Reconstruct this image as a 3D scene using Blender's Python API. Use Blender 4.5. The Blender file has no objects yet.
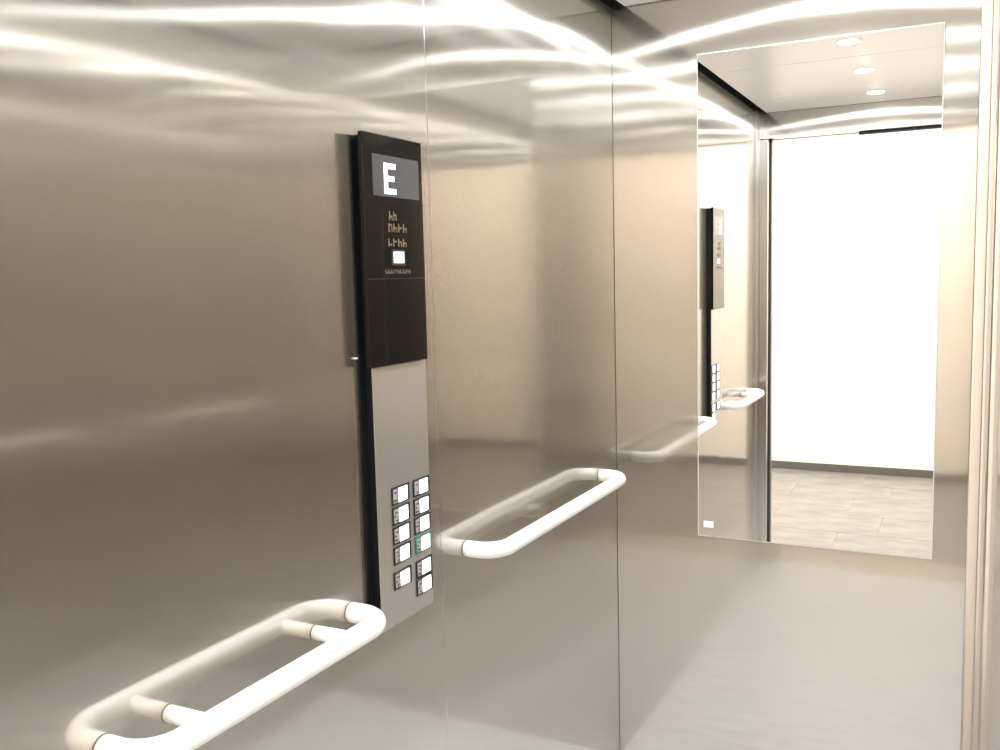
import bpy, bmesh, math, random
from mathutils import Vector, Matrix
random.seed(4)
sc = bpy.context.scene

# ------------------------------------------------------------------ camera
YAW, PITCH, ROLL, FPX = 0.47486, 0.10513, -0.02481, 935.39
CAM = Vector((0.9429, -2.5728, 1.4628))
fwd = Vector((-math.sin(YAW), math.cos(YAW), 0)); right = Vector((math.cos(YAW), math.sin(YAW), 0)); up = Vector((0, 0, 1))
f2 = math.cos(PITCH) * fwd - math.sin(PITCH) * up
u2 = math.cos(PITCH) * up + math.sin(PITCH) * fwd
r3 = math.cos(ROLL) * right + math.sin(ROLL) * u2
u3 = math.cos(ROLL) * u2 - math.sin(ROLL) * right
cd = bpy.data.cameras.new('camera'); cam = bpy.data.objects.new('camera', cd)
sc.collection.objects.link(cam); sc.camera = cam
cd.sensor_width = 36; cd.lens = FPX / 1000 * 36; cd.clip_start = 0.01
M = Matrix((r3, u3, -f2)).transposed().to_4x4(); M.translation = CAM
cam.matrix_world = M

# ------------------------------------------------------------------ world, exposure
w = bpy.data.worlds.new('world'); sc.world = w; w.use_nodes = True
w.node_tree.nodes['Background'].inputs[0].default_value = (.96, 0.98, 1, 1)
w.node_tree.nodes['Background'].inputs[1].default_value = 0.15
sc.view_settings.view_transform = 'Standard'; sc.view_settings.look = 'None'
sc.view_settings.gamma = 1; sc.view_settings.use_curve_mapping = False
sc.view_settings.exposure = 0.42
cy = sc.cycles
cy.max_bounces = 16; cy.glossy_bounces = 12; cy.diffuse_bounces = 5; cy.transmission_bounces = 6
cy.sample_clamp_indirect = 6.0; cy.caustics_reflective = True; cy.blur_glossy = 0.3

LOBBY_W = 115.0      # lobby ceiling panels
SPOT_E = 640.0       # downlight lens emission
# lobby lamps (the lit ceiling fields of the landing)
def area(name, loc, sx, sy, watt, col):
    l = bpy.data.lights.new(name, 'AREA'); l.shape = 'RECTANGLE'; l.size = sx; l.size_y = sy
    l.energy = watt; l.color = col
    o = bpy.data.objects.new(name, l); o.location = loc; sc.collection.objects.link(o); return o
area('lobby_light', (0.2, -3.55, 2.66), 3.4, 0.9, LOBBY_W, (1.0, 0.905, 0.82))

# ------------------------------------------------------------------ materials
def mat(name):
    m = bpy.data.materials.new(name); m.use_nodes = True
    nt = m.node_tree; return m, nt, nt.nodes['Principled BSDF']
def plain(name, col, rough=0.5, metal=0.0, spec=0.5, bump=0.0, scale=200):
    m, nt, b = mat(name)
    b.inputs['Base Color'].default_value = (*col, 1); b.inputs['Roughness'].default_value = rough
    b.inputs['Metallic'].default_value = metal; b.inputs['Specular IOR Level'].default_value = spec
    if rough < .2: return m
    n = nt.nodes.new('ShaderNodeTexNoise'); n.inputs['Scale'].default_value = scale
    tc = nt.nodes.new('ShaderNodeTexCoord'); nt.links.new(tc.outputs['Object'], n.inputs['Vector'])
    mr = nt.nodes.new('ShaderNodeMapRange'); mr.inputs[3].default_value = max(0, rough - .04); mr.inputs[4].default_value = rough + .04
    nt.links.new(n.outputs[0], mr.inputs[0]); nt.links.new(mr.outputs[0], b.inputs['Roughness'])
    if bump:
        bp = nt.nodes.new('ShaderNodeBump'); bp.inputs['Strength'].default_value = bump; bp.inputs['Distance'].default_value = .001
        nt.links.new(n.outputs[0], bp.inputs['Height']); nt.links.new(bp.outputs[0], b.inputs['Normal'])
    return m
def glow(name, col, s):
    m, nt, b = mat(name)
    b.inputs['Base Color'].default_value = (.8, .8, .8, 1); b.inputs['Emission Color'].default_value = (*col, 1)
    b.inputs['Emission Strength'].default_value = s; b.inputs['Roughness'].default_value = .3
    return m
def brushed(name, col, r_sharp=0.085, r_wide=0.255, an=0.90, mixf=0.43, wav=0.15, diff=0.02, aw=0.84):
    """vertically brushed stainless steel: reflections are drawn out sideways"""
    m, nt, b = mat(name); nd, lk = nt.nodes, nt.links
    nd.remove(b); out = nd['Material Output']
    geo = nd.new('ShaderNodeNewGeometry'); tc = nd.new('ShaderNodeTexCoord')
    cr = nd.new('ShaderNodeVectorMath'); cr.operation = 'CROSS_PRODUCT'; cr.inputs[1].default_value = (0.001, 0.002, 1)
    lk.new(geo.outputs['True Normal'], cr.inputs[0])
    nz = nd.new('ShaderNodeVectorMath'); nz.operation = 'NORMALIZE'; lk.new(cr.outputs[0], nz.inputs[0])
    # fine vertical grain in the colour, broad unevenness in the roughness
    mp = nd.new('ShaderNodeMapping'); mp.inputs['Scale'].default_value = (350, 350, 3); lk.new(tc.outputs['Object'], mp.inputs[0])
    gr = nd.new('ShaderNodeTexNoise'); gr.inputs['Scale'].default_value = 1; gr.inputs['Detail'].default_value = 2; lk.new(mp.outputs[0], gr.inputs['Vector'])
    cm = nd.new('ShaderNodeMix'); cm.data_type = 'RGBA'
    cm.inputs['A'].default_value = (*[c * .98 for c in col], 1); cm.inputs['B'].default_value = (*[min(1, c * 1.02) for c in col], 1)
    lk.new(gr.outputs[0], cm.inputs['Factor'])
    # slight waviness of the sheet
    mp2 = nd.new('ShaderNodeMapping'); mp2.inputs['Scale'].default_value = (1.6, 1.6, 2.6); lk.new(tc.outputs['Object'], mp2.inputs[0])
    wv = nd.new('ShaderNodeTexNoise'); wv.inputs['Scale'].default_value = 1.5; wv.inputs['Detail'].default_value = 1; lk.new(mp2.outputs[0], wv.inputs['Vector'])
    bp = nd.new('ShaderNodeBump'); bp.inputs['Strength'].default_value = wav; bp.inputs['Distance'].default_value = .01; lk.new(wv.outputs[0], bp.inputs['Height'])
    g1 = nd.new('ShaderNodeBsdfPrincipled'); g1.inputs['Metallic'].default_value = 1     # the near-mirror part
    g1.inputs['Roughness'].default_value = r_sharp; g1.inputs['Anisotropic'].default_value = an
    lk.new(cm.outputs['Result'], g1.inputs['Base Color']); lk.new(nz.outputs[0], g1.inputs['Tangent']); lk.new(bp.outputs[0], g1.inputs['Normal'])
    g2 = nd.new('ShaderNodeBsdfAnisotropic'); g2.distribution = 'GGX'                     # the long sideways streaks
    g2.inputs['Roughness'].default_value = r_wide; g2.inputs['Anisotropy'].default_value = aw
    c2 = nd.new('ShaderNodeVectorMath'); c2.operation = 'CROSS_PRODUCT'; lk.new(nz.outputs[0], c2.inputs[0]); lk.new(geo.outputs['True Normal'], c2.inputs[1])
    lk.new(cm.outputs['Result'], g2.inputs['Color']); lk.new(c2.outputs[0], g2.inputs['Tangent']); lk.new(bp.outputs[0], g2.inputs['Normal'])
    mx = nd.new('ShaderNodeMixShader'); mx.inputs[0].default_value = mixf; lk.new(g1.outputs[0], mx.inputs[1]); lk.new(g2.outputs[0], mx.inputs[2])
    df = nd.new('ShaderNodeBsdfDiffuse'); lk.new(cm.outputs['Result'], df.inputs['Color'])
    m2 = nd.new('ShaderNodeMixShader'); m2.inputs[0].default_value = diff; lk.new(mx.outputs[0], m2.inputs[1]); lk.new(df.outputs[0], m2.inputs[2])
    lk.new(m2.outputs[0], out.inputs['Surface'])
    return m

STEEL = brushed('brushed_steel', (.638, .610, .566))
STEEL_TRIM = brushed('trim_steel', (.60, .582, .565), .16, .3, .6, .5, 0, .02, .6)
FACE = brushed('face_plate_steel', (.66, .64, .60), .2, .3, .7, .5, 0, .15, .6)
MIRROR = plain('mirror_silver', (.96, .965, .95), .0, 1.0)
for l in list(MIRROR.node_tree.links):
    if l.to_socket.name == 'Roughness': MIRROR.node_tree.links.remove(l)
MIRROR.node_tree.nodes['Principled BSDF'].inputs['Roughness'].default_value = 0.0
EDGE = plain('ground_glass_edge', (.55, .58, .55), .25)
BLACK = plain('black_matt', (.006, .006, .007), .45)
SIDE = plain('black_housing', (.006, .007, .008), .35, spec=.2)
GLASS = plain('black_glass', (.006, .005, .004), .03, spec=.2)
SCREEN = plain('screen_grey', (.055, .053, .057), .2)
RAIL = plain('white_rail', (.84, .845, .84), .25, bump=.02)
CEIL = plain('ceiling_white', (.90, .89, .87), .35, .0, bump=.02, scale=300)
JOINT = plain('joint_dark', (.10, .09, .08), .6)  # dark joint colour of the wall backings and rail collars
WHITEWALL = plain('lobby_plaster', (.90, .86, .81), .8, bump=.1, scale=90)
LOBCEIL = plain('lobby_ceiling', (.85, .83, .8), .8)
SKIRT = plain('dark_skirting', (.10, .10, .10), .4)
FRAME = plain('button_frame', (.012, .011, .012), .35)
TAG = plain('braille_plate', (.45, .43, .45), .35, .4)
MARK = plain('dark_print', (.02, .02, .02), .5)
GOLD = plain('tan_print', (.13, .095, .05), .6)
LIT = glow('lit_white', (1, 1, .98), 1.6); LITG = glow('lit_green_white', (.78, 1, .88), 2.0); GREEN = plain('green_collar', (.03, .15, .10), .35)
ICON = glow('lit_icon', (.9, .9, 1), 1.1)
LETTER = glow('lit_letter', (1, 1, 1), 1.6)
LENS = glow('downlight_lens', (.97, .99, 1), SPOT_E)
CHROME = plain('satin_ring', (.85, .84, .82), .3, .2)
PAPER = plain('white_paper', (.9, .9, .9), .6)

def tile_mat(name, c1, c2, rough, scale):
    m, nt, b = mat(name); nd, lk = nt.nodes, nt.links
    tc = nd.new('ShaderNodeTexCoord'); mp = nd.new('ShaderNodeMapping'); mp.inputs['Scale'].default_value = (scale, scale * 2.2, scale)
    lk.new(tc.outputs['Object'], mp.inputs[0])
    n = nd.new('ShaderNodeTexNoise'); n.inputs['Scale'].default_value = 1; n.inputs['Detail'].default_value = 8; n.inputs['Distortion'].default_value = .6
    lk.new(mp.outputs[0], n.inputs['Vector'])
    cr = nd.new('ShaderNodeValToRGB'); cr.color_ramp.elements[0].position = .35; cr.color_ramp.elements[1].position = .68
    cr.color_ramp.elements[0].color = (*c1, 1); cr.color_ramp.elements[1].color = (*c2, 1)
    lk.new(n.outputs[0], cr.inputs[0]); lk.new(cr.outputs[0], b.inputs['Base Color']); b.inputs['Roughness'].default_value = rough
    return m
TILE = tile_mat('stone_tile', (.165, .162, .156), (.25, .245, .235), .3, 5)
CABFLOOR = tile_mat('cab_floor_vinyl', (.46, .48, .50), (.55, .57, .59), .35, 14)

# ------------------------------------------------------------------ helpers
def box(bm, a, b):
    vs = [bm.verts.new((x, y, z)) for x in (a[0], b[0]) for y in (a[1], b[1]) for z in (a[2], b[2])]
    for f in ((0, 1, 3, 2), (4, 6, 7, 5), (0, 4, 5, 1), (2, 3, 7, 6), (0, 2, 6, 4), (1, 5, 7, 3)):
        bm.faces.new([vs[i] for i in f])
def obj(name, bm, m, parent=None, bev=0, seg=2, smooth=False):
    bmesh.ops.recalc_face_normals(bm, faces=bm.faces)
    me = bpy.data.meshes.new(name); bm.to_mesh(me); bm.free()
    if smooth:
        for p in me.polygons: p.use_smooth = True
    me.materials.append(m); o = bpy.data.objects.new(name, me); sc.collection.objects.link(o)
    if parent: o.parent = parent; o.matrix_parent_inverse = Matrix.Translation(-parent_world(parent))
    if bev:
        md = o.modifiers.new('bevel', 'BEVEL'); md.width = bev; md.segments = seg; md.limit_method = 'ANGLE'
    return o
def parent_world(p):
    v = Vector(p.location)
    while p.parent: p = p.parent; v += Vector(p.location)
    return v
def bx(name, a, b, m, parent=None, bev=0, seg=2):
    """box mesh whose origin is its own centre"""
    a, b = Vector(a), Vector(b); c = (a + b) / 2
    bm = bmesh.new(); box(bm, a - c, b - c); o = obj(name, bm, m, None, bev, seg)
    o.location = c - (parent_world(parent) if parent else Vector())
    if parent: o.parent = parent
    return o
def empty(name, loc, label=None, cat=None, group=None, kind=None):
    o = bpy.data.objects.new(name, None); o.location = loc; o.empty_display_size = .05; sc.collection.objects.link(o)
    tag(o, label, cat, group, kind); return o
def tag(o, label=None, cat=None, group=None, kind=None):
    for k, v in (('label', label), ('category', cat), ('group', group), ('kind', kind)):
        if v: o[k] = v
    return o
def S(o, label=None): return tag(o, label=label, kind='structure')
def tube(bm, pts, r, n=20, cap=True):
    pts = [Vector(p) for p in pts]; rings = []; prev = None
    for i, p in enumerate(pts):
        t = (pts[min(i + 1, len(pts) - 1)] - pts[max(i - 1, 0)]).normalized()
        nrm = Vector((0, 0, 1)) if prev is None else prev
        nrm = (nrm - t * nrm.dot(t)).normalized(); prev = nrm; bi = t.cross(nrm)
        rings.append([bm.verts.new(p + r * (math.cos(2 * math.pi * k / n) * nrm + math.sin(2 * math.pi * k / n) * bi)) for k in range(n)])
    for a, b in zip(rings, rings[1:]):
        for k in range(n): bm.faces.new((a[k], a[(k + 1) % n], b[(k + 1) % n], b[k]))
    if cap: bm.faces.new(rings[0]); bm.faces.new(rings[-1])
def lathe(bm, prof, c, n=40):
    """profile of (radius, z) about a vertical axis at c"""
    rings = []
    for r, z in prof:
        rings.append([bm.verts.new((c[0] + r * math.cos(2 * math.pi * k / n), c[1] + r * math.sin(2 * math.pi * k / n), c[2] + z)) for k in range(n)] if r > 1e-6 else [bm.verts.new((c[0], c[1], c[2] + z))])
    for a, b in zip(rings, rings[1:]):
        for k in range(n):
            k2 = (k + 1) % n
            if len(b) == 1: bm.faces.new((a[k], a[k2], b[0]))
            elif len(a) == 1: bm.faces.new((a[0], b[k2], b[k]))
            else: bm.faces.new((a[k], a[k2], b[k2], b[k]))

# ------------------------------------------------------------------ lift car shell
W, D, H = 1.10, 2.065, 2.20
FL = 0.0
wl = empty('wall_left', (0, -1.03, 0), kind='structure')
SEAM = -1.015
bx('panel', (-.02, SEAM + .0012, .0), (0, .0, H + .06), STEEL, wl, .0008, 1)
bx('panel', (-.02, -1.985, .0), (0, SEAM - .0012, H + .06), STEEL, wl, .0008, 1)
bx('backing', (-.03, -1.985, .0), (-.021, 0, H + .06), JOINT, wl)
bx('joint_strip', (-.0195, SEAM - .0011, .0), (-.0004, SEAM + .0011, H + .06), STEEL_TRIM, wl)
wr = empty('wall_rear', (.55, .01, 0), kind='structure')
bx('panel', (.0006, 0, .0), (W - .0006, .02, H + .06), STEEL, wr, .0008, 1)
bx('backing', (-.02, .021, .0), (W + .02, .03, H + .06), JOINT, wr)
wg = empty('wall_right', (W, -1.03, 0), kind='structure')
bx('panel', (W, SEAM + .0012, .0), (W + .02, 0, H + .06), STEEL, wg, .0008, 1)
bx('panel', (W, -2.065, .0), (W + .02, SEAM - .0012, H + .06), STEEL, wg, .0008, 1)
bx('backing', (W + .021, -2.065, .0), (W + .03, 0, H + .06), JOINT, wg)
# front corner upright at the left of the doorway, then the return face
S(bx('trim_1', (-.02, -2.065, 0), (.012, -1.987, H + .06), STEEL_TRIM, None, .002))
wf = empty('wall_front', (.55, -2.08, 0), kind='structure')
bx('return_panel', (-.02, -2.10, 0), (.048, -2.067, 2.078), STEEL_TRIM, wf, .0015)
bx('return_panel', (.9402, -2.115, 0), (W + .03, -2.067, 2.078), STEEL_TRIM, wf, .0012)
bx('header_panel', (-.02, -2.10, 2.080), (W + .03, -2.067, H + .06), STEEL, wf, .0012)
S(bx('door_3', (-.02, -2.16, .0), (.055, -2.128, 2.09), plain('dark_door_edge', (.05, .045, .04), .4), None, .001))
S(bx('floor', (-.03, -2.115, -.04), (W + .03, .03, 0), CABFLOOR))
# ceiling: two sheets with a joint, dark slot along both long sides
ce = empty('ceiling', (.55, -1.03, H), kind='structure')
bx('ceiling_panel', (.042, -1.0315, H), (W - .042, -.008, H + .012), CEIL, ce, .001, 1)
bx('ceiling_panel', (.042, -2.058, H), (W - .042, -1.0345, H + .012), CEIL, ce, .001, 1)
bx('slot_backing', (-.02, -2.066, H + .05), (W + .02, .02, H + .07), BLACK, ce)
for x0, x1 in ((.0005, .0035), (W - .0035, W - .0005)):
    bx('slot_lining', (x0, -2.06, H), (x1, -.001, H + .05), BLACK, ce)

# ------------------------------------------------------------------ downlights
where = ['nearest the rear wall', 'second from the rear wall', 'third from the rear wall', 'nearest the doorway']
first = None
for i, y in enumerate((-.28, -.79, -1.30, -1.80)):
    if first is None:
        t = empty('downlight', (.545, y, H)); bm = bmesh.new()
        lathe(bm, [(.041, 0), (.041, -.001), (.039, -.002), (.034, -.002), (.0325, -.001), (.0325, 0)], (0, 0, 0))
        r = obj('trim_ring', bm, CHROME, None, smooth=True); r.parent = t
        bm = bmesh.new(); lathe(bm, [(.032, -.0005), (.030, -.0022), (.02, -.003), (0, -.0034)], (0, 0, 0))
        l = obj('lens', bm, LENS, None, smooth=True); l.parent = t; first = t
    else:
        t = first.copy(); t.location = (.545, y, H); sc.collection.objects.link(t)
        for c in list(first.children):
            k = c.copy(); k.parent = t; sc.collection.objects.link(k)
    tag(t, 'small round lit downlight in the white lift ceiling, ' + where[i], 'downlight', 'downlights in the lift ceiling')

# ------------------------------------------------------------------ doorway and landing
# door leaf edges and frame standing to the right of the doorway, beside the camera
S(bx('door_1', (.9445, -2.165, .0), (W + .35, -2.128, 2.09), STEEL_TRIM, None, .001))
S(bx('door_2', (.9463, -2.235, .0), (W + .35, -2.195, 2.09), STEEL_TRIM, None, .0015))
S(bx('trim_2', (.9487, -2.40, .0), (1.02, -2.27, 2.10), STEEL_TRIM, None, .002))
S(bx('trim_3', (-.09, -2.40, .0), (.015, -2.27, 2.10), STEEL_TRIM, None, .002))
S(bx('trim_4', (-.09, -2.40, 2.101), (1.02, -2.27, 2.20), STEEL_TRIM, None, .002))
S(bx('door_hanger', (.45, -2.125, 2.068), (.93, -2.104, 2.11), BLACK))
S(bx('door_header', (-.09, -2.26, 2.0935), (W + .35, -2.126, 2.26), BLACK))
S(bx('door_sill', (-.09, -2.40, -.04), (W + .03, -2.118, 0), STEEL_TRIM))
wn = empty('wall_landing', (0, -2.3, 0), kind='structure')
bx('wall_section', (-2.6, -2.38, 0), (-.095, -2.27, 2.7), WHITEWALL, wn)
bx('wall_section', (1.025, -2.38, 0), (3.6, -2.27, 2.7), WHITEWALL, wn)
bx('wall_section', (-.095, -2.38, 2.205), (1.025, -2.27, 2.7), WHITEWALL, wn)
LY = -4.45
S(bx('wall_lobby', (-2.6, LY - .1, 0), (3.6, LY, 2.7), WHITEWALL))
S(bx('wall_lobby_left', (-2.7, LY - .1, 0), (-2.6, -2.27, 2.7), WHITEWALL))
S(bx('wall_lobby_right', (3.6, LY - .1, 0), (3.7, -2.27, 2.7), WHITEWALL))
S(bx('ceiling_lobby', (-2.7, LY - .1, 2.70), (3.7, -2.27, 2.76), LOBCEIL))
S(bx('baseboard_lobby', (-2.6, LY, 0), (3.6, LY + .012, .055), SKIRT, None, .002))
# lobby floor: stone tiles with open joints
fl = empty('floor_lobby', (.4, -3.4, 0), kind='structure')
bx('grout_bed', (-2.6, LY, -.04), (3.6, -2.40, -.0035), plain('grout', (.30, .29, .27), .8), fl)
TS = .41; base = None; j = 0
y = -2.402
while y > LY:
    x = -1.5 + (.2 if j % 2 else 0)
    while x < 2.6:
        y0 = max(y - TS + .004, LY + .001)
        bx('tile', (x, y0, -.0035), (x + .598, y, 0 - random.random() * .0006), TILE, fl)
        x += .602
    y -= TS; j += 1
bx('tile_field', (-2.6, LY, -.0034), (-1.51, -2.402, -.0006), TILE, fl)

# ------------------------------------------------------------------ wall mirror
MTILT = 0.29   # the glass hangs a hair out of parallel with the wall
mt = empty('wall_mirror', (.549, -.003, .716), 'tall frameless mirror on the brushed steel rear wall, reflecting the doorway', 'mirror')
mp_ = ((.246, -.0055, .716), (.851, -.0005, 2.045))
bx('mirror_glass', (.248, -.0058, .718), (.849, -.0008, 2.043), MIRROR, mt)
bm = bmesh.new()
for a, b in (((.2455, 0, .7155), (.248, 1, 2.0455)), ((.849, 0, .7155), (.8515, 1, 2.0455)), ((.248, 0, .7155), (.849, 1, .718)), ((.248, 0, 2.043), (.849, 1, 2.0455))):
    box(bm, (a[0] - .549, -.0052 + .003, a[2] - .716), (b[0] - .549, -.0006 + .003, b[2] - .716))
e = obj('ground_edge', bm, EDGE); e.parent = mt
bx('sticker', (.262, -.0064, .742), (.290, -.0059, .760), PAPER, mt, .0001)['label'] = 'small white sticker in the lower left corner'
mt.rotation_euler.z = math.radians(MTILT); mt.location.y = -.0045

# ------------------------------------------------------------------ handrails
def handrail(y0, y1, z, brackets, label):
    t = empty('handrail', (0, (y0 + y1) / 2, z), label, 'handrail', 'white handrails on the left steel wall')
    off, R, r, c = .076, .052, .0172, (y0 + y1) / 2
    pts = []
    for k in range(13):
        a = math.pi / 2 * k / 12
        pts.append((off - R + R * math.sin(a), y0 + R - R * math.cos(a) - c, 0))
    pts = [(.0, y0 - c, 0), (.012, y0 - c, 0)] + pts
    n = 10
    for k in range(1, n): pts.append((off, y0 + R + (y1 - y0 - 2 * R) * k / n - c, 0))
    q = [(.0, y1 - c, 0), (.012, y1 - c, 0)]
    for k in range(13):
        a = math.pi / 2 * k / 12
        q.append((off - R + R * math.sin(a), y1 - R + R * math.cos(a) - c, 0))
    pts += q[::-1]
    bm = bmesh.new(); tube(bm, pts, r, 24)
    g = obj('grip_tube', bm, RAIL, None, smooth=True); g.parent = t
    for b in (y0, y1):
        bm = bmesh.new(); tube(bm, [(.0003, b - c, 0), (.0011, b - c, 0)], r + .0005, 24)
        k = obj('end_collar', bm, JOINT); k.parent = t
    for b in brackets:
        bm = bmesh.new(); tube(bm, [(.0, b - c, -.001), (.03, b - c, -.001), (off - .004, b - c, -.001)], .0118, 18)
        k = obj('bracket', bm, RAIL, None, smooth=True); k.parent = t
        bm = bmesh.new(); tube(bm, [(.0003, b - c, -.001), (.0011, b - c, -.001)], .0122, 18)
        col = obj('bracket_collar', bm, JOINT); col.parent = k
    return t
handrail(-1.826, -1.318, .899, (-1.723, -1.415), 'white tubular handrail with two inner brackets, in front of the control panel')
handrail(-.914, -.140, .899, (), 'longer white tubular handrail between the control panel and rear corner')

# ------------------------------------------------------------------ car operating panel
PY0, PY1 = -1.256, -1.082
cp = empty('control_panel', (0, -1.168, .885), 'slim black and steel control panel with floor display and lit buttons', 'control panel')
bx('housing', (.0002, PY0 + .001, .886), (.0185, PY1 - .001, 1.705), SIDE, cp, .001)
bx('dark_reflection_strip', (.0002, -1.272, .888), (.0042, PY0, 1.703), SIDE, cp, .0008, 1)  # added black strip, stands in for the housing side reflected in the steel
bx('face_plate', (.0186, PY0, .842), (.0206, PY1, 1.3115), FACE, cp, .0006, 1)
bx('foot_bracket', (.0002, PY0 + .03, .846), (.0185, PY1 - .004, .8855), FACE, cp, .0006, 1)
GX = .0275
dg = bx('display_glass', (.0186, PY0 - .014, 1.313), (GX, PY1 - .003, 1.708), GLASS, cp, .0012)
def flat(name, y0, y1, z0, z1, m, par, x=GX, th=.0006): return bx(name, (x + .00005, y0, z0), (x + th, y1, z1), m, par)
flat('display_window', -1.2435, -1.098, 1.604, 1.674, SCREEN, dg, th=.0004)
# letter E on the floor display
bm = bmesh.new(); c = parent_world(dg)
for a, b in (((-1.2095, 1.609), (-1.1995, 1.661)), ((-1.1995, 1.652), (-1.174, 1.661)), ((-1.1995, 1.631), (-1.179, 1.6395)), ((-1.1995, 1.609), (-1.174, 1.618))):
    box(bm, (GX + .0005 - c.x, a[0] - c.y, a[1] - c.z), (GX + .0012 - c.x, b[0] - c.y, b[1] - c.z))
e = obj('display_letter', bm, LETTER); e.parent = dg
# faint tan print (too small to read in the photograph) as short broken strokes
bm = bmesh.new()
def strokes(y0, y1, z0, z1, n):
    wd = (y1 - y0) / n
    for k in range(n):
        a = y0 + k * wd; r = random.random
        box(bm, (GX + .0001 - c.x, a - c.y, z0 - c.z), (GX + .0004 - c.x, a + wd * .22 - c.y, z1 - c.z))
        h = z0 + (z1 - z0) * (.1 + .7 * r())
        box(bm, (GX + .0001 - c.x, a + wd * .22 - c.y, h - c.z), (GX + .0004 - c.x, a + wd * .75 - c.y, h + (z1 - z0) * .2 - c.z))
        if r() > .4: box(bm, (GX + .0001 - c.x, a + wd * .6 - c.y, z0 - c.z), (GX + .0004 - c.x, a + wd * .78 - c.y, z0 + (z1 - z0) * .6 - c.z))
strokes(-1.198, -1.172, 1.564, 1.580, 2)
strokes(-1.201, -1.140, 1.544, 1.559, 4)
strokes(-1.203, -1.142, 1.519, 1.533, 4)
strokes(-1.2154, -1.131, 1.4715, 1.4795, 9)
e = obj('printed_text', bm, GOLD); e.parent = dg; e['kind'] = 'stuff'
flat('icon_frame', -1.1935, -1.151, 1.486, 1.514, MARK, dg, th=.0003)
flat('lit_icon', -1.188, -1.156, 1.4905, 1.5100, ICON, dg, th=.0010)
flat('glass_joint', PY0 - .012, PY1 - .004, 1.4625, 1.4640, BLACK, dg, th=.0004)
# buttons
PX = .0206
def button(yc, zc, lit=LIT, green=False, glyph=0):
    b = bx('push_button', (PX + .0001, yc - .036, zc - .0165), (PX + .0022, yc + .0215, zc + .0165), GREEN if green else FRAME, cp, .0008, 1)
    bx('lit_face', (PX + .0023, yc - .0170, zc - .0130), (PX + .0040, yc + .0120, zc + .0130), lit, b, .0015)
    bx('braille_plate', (PX + .0023, yc - .033, zc - .0125), (PX + .0030, yc - .0205, zc + .0125), TAG, b, .0004, 1)
    bm = bmesh.new(); cc = parent_world(b)
    for k in range(4):
        if (glyph >> k) & 1 or k == 1:
            yy = yc - .030 + .005 * (k % 2); zz = zc - .008 + .0075 * (k // 2)
            box(bm, (PX + .0030 - cc.x, yy - .0016 - cc.y, zz - .0016 - cc.z), (PX + .0036 - cc.x, yy + .0016 - cc.y, zz + .0016 - cc.z))
    box(bm, (PX + .0030 - cc.x, yc - .0295 - cc.y, zc + .0055 - cc.z), (PX + .0036 - cc.x, yc - .0225 - cc.y, zc + .0075 - cc.z))
    g = obj('raised_mark', bm, MARK); g.parent = b
    if lit is not LIT: b['label'] = 'green ringed button' if green else 'warm white lit button'
    return b
LITW = glow('lit_warm', (1, 1, .86), 1.9)
for k, z in enumerate((1.0769, 1.0406, 1.0047, .968)): button(-1.1775, z, glyph=k * 3 + 1)
button(-1.1795, .9225, glyph=6)
for k, z in enumerate((1.0765, 1.0404, 1.0052)): button(-1.1068, z, glyph=k * 5 + 2)
button(-1.1055, .968, LITG, True, 7); button(-1.1058, .9219, glyph=9); button(-1.1062, .8877, LITW, glyph=4)
bx('screw', (.0003, -1.2795, 1.329), (.0042, -1.2735, 1.3315), CHROME, cp)
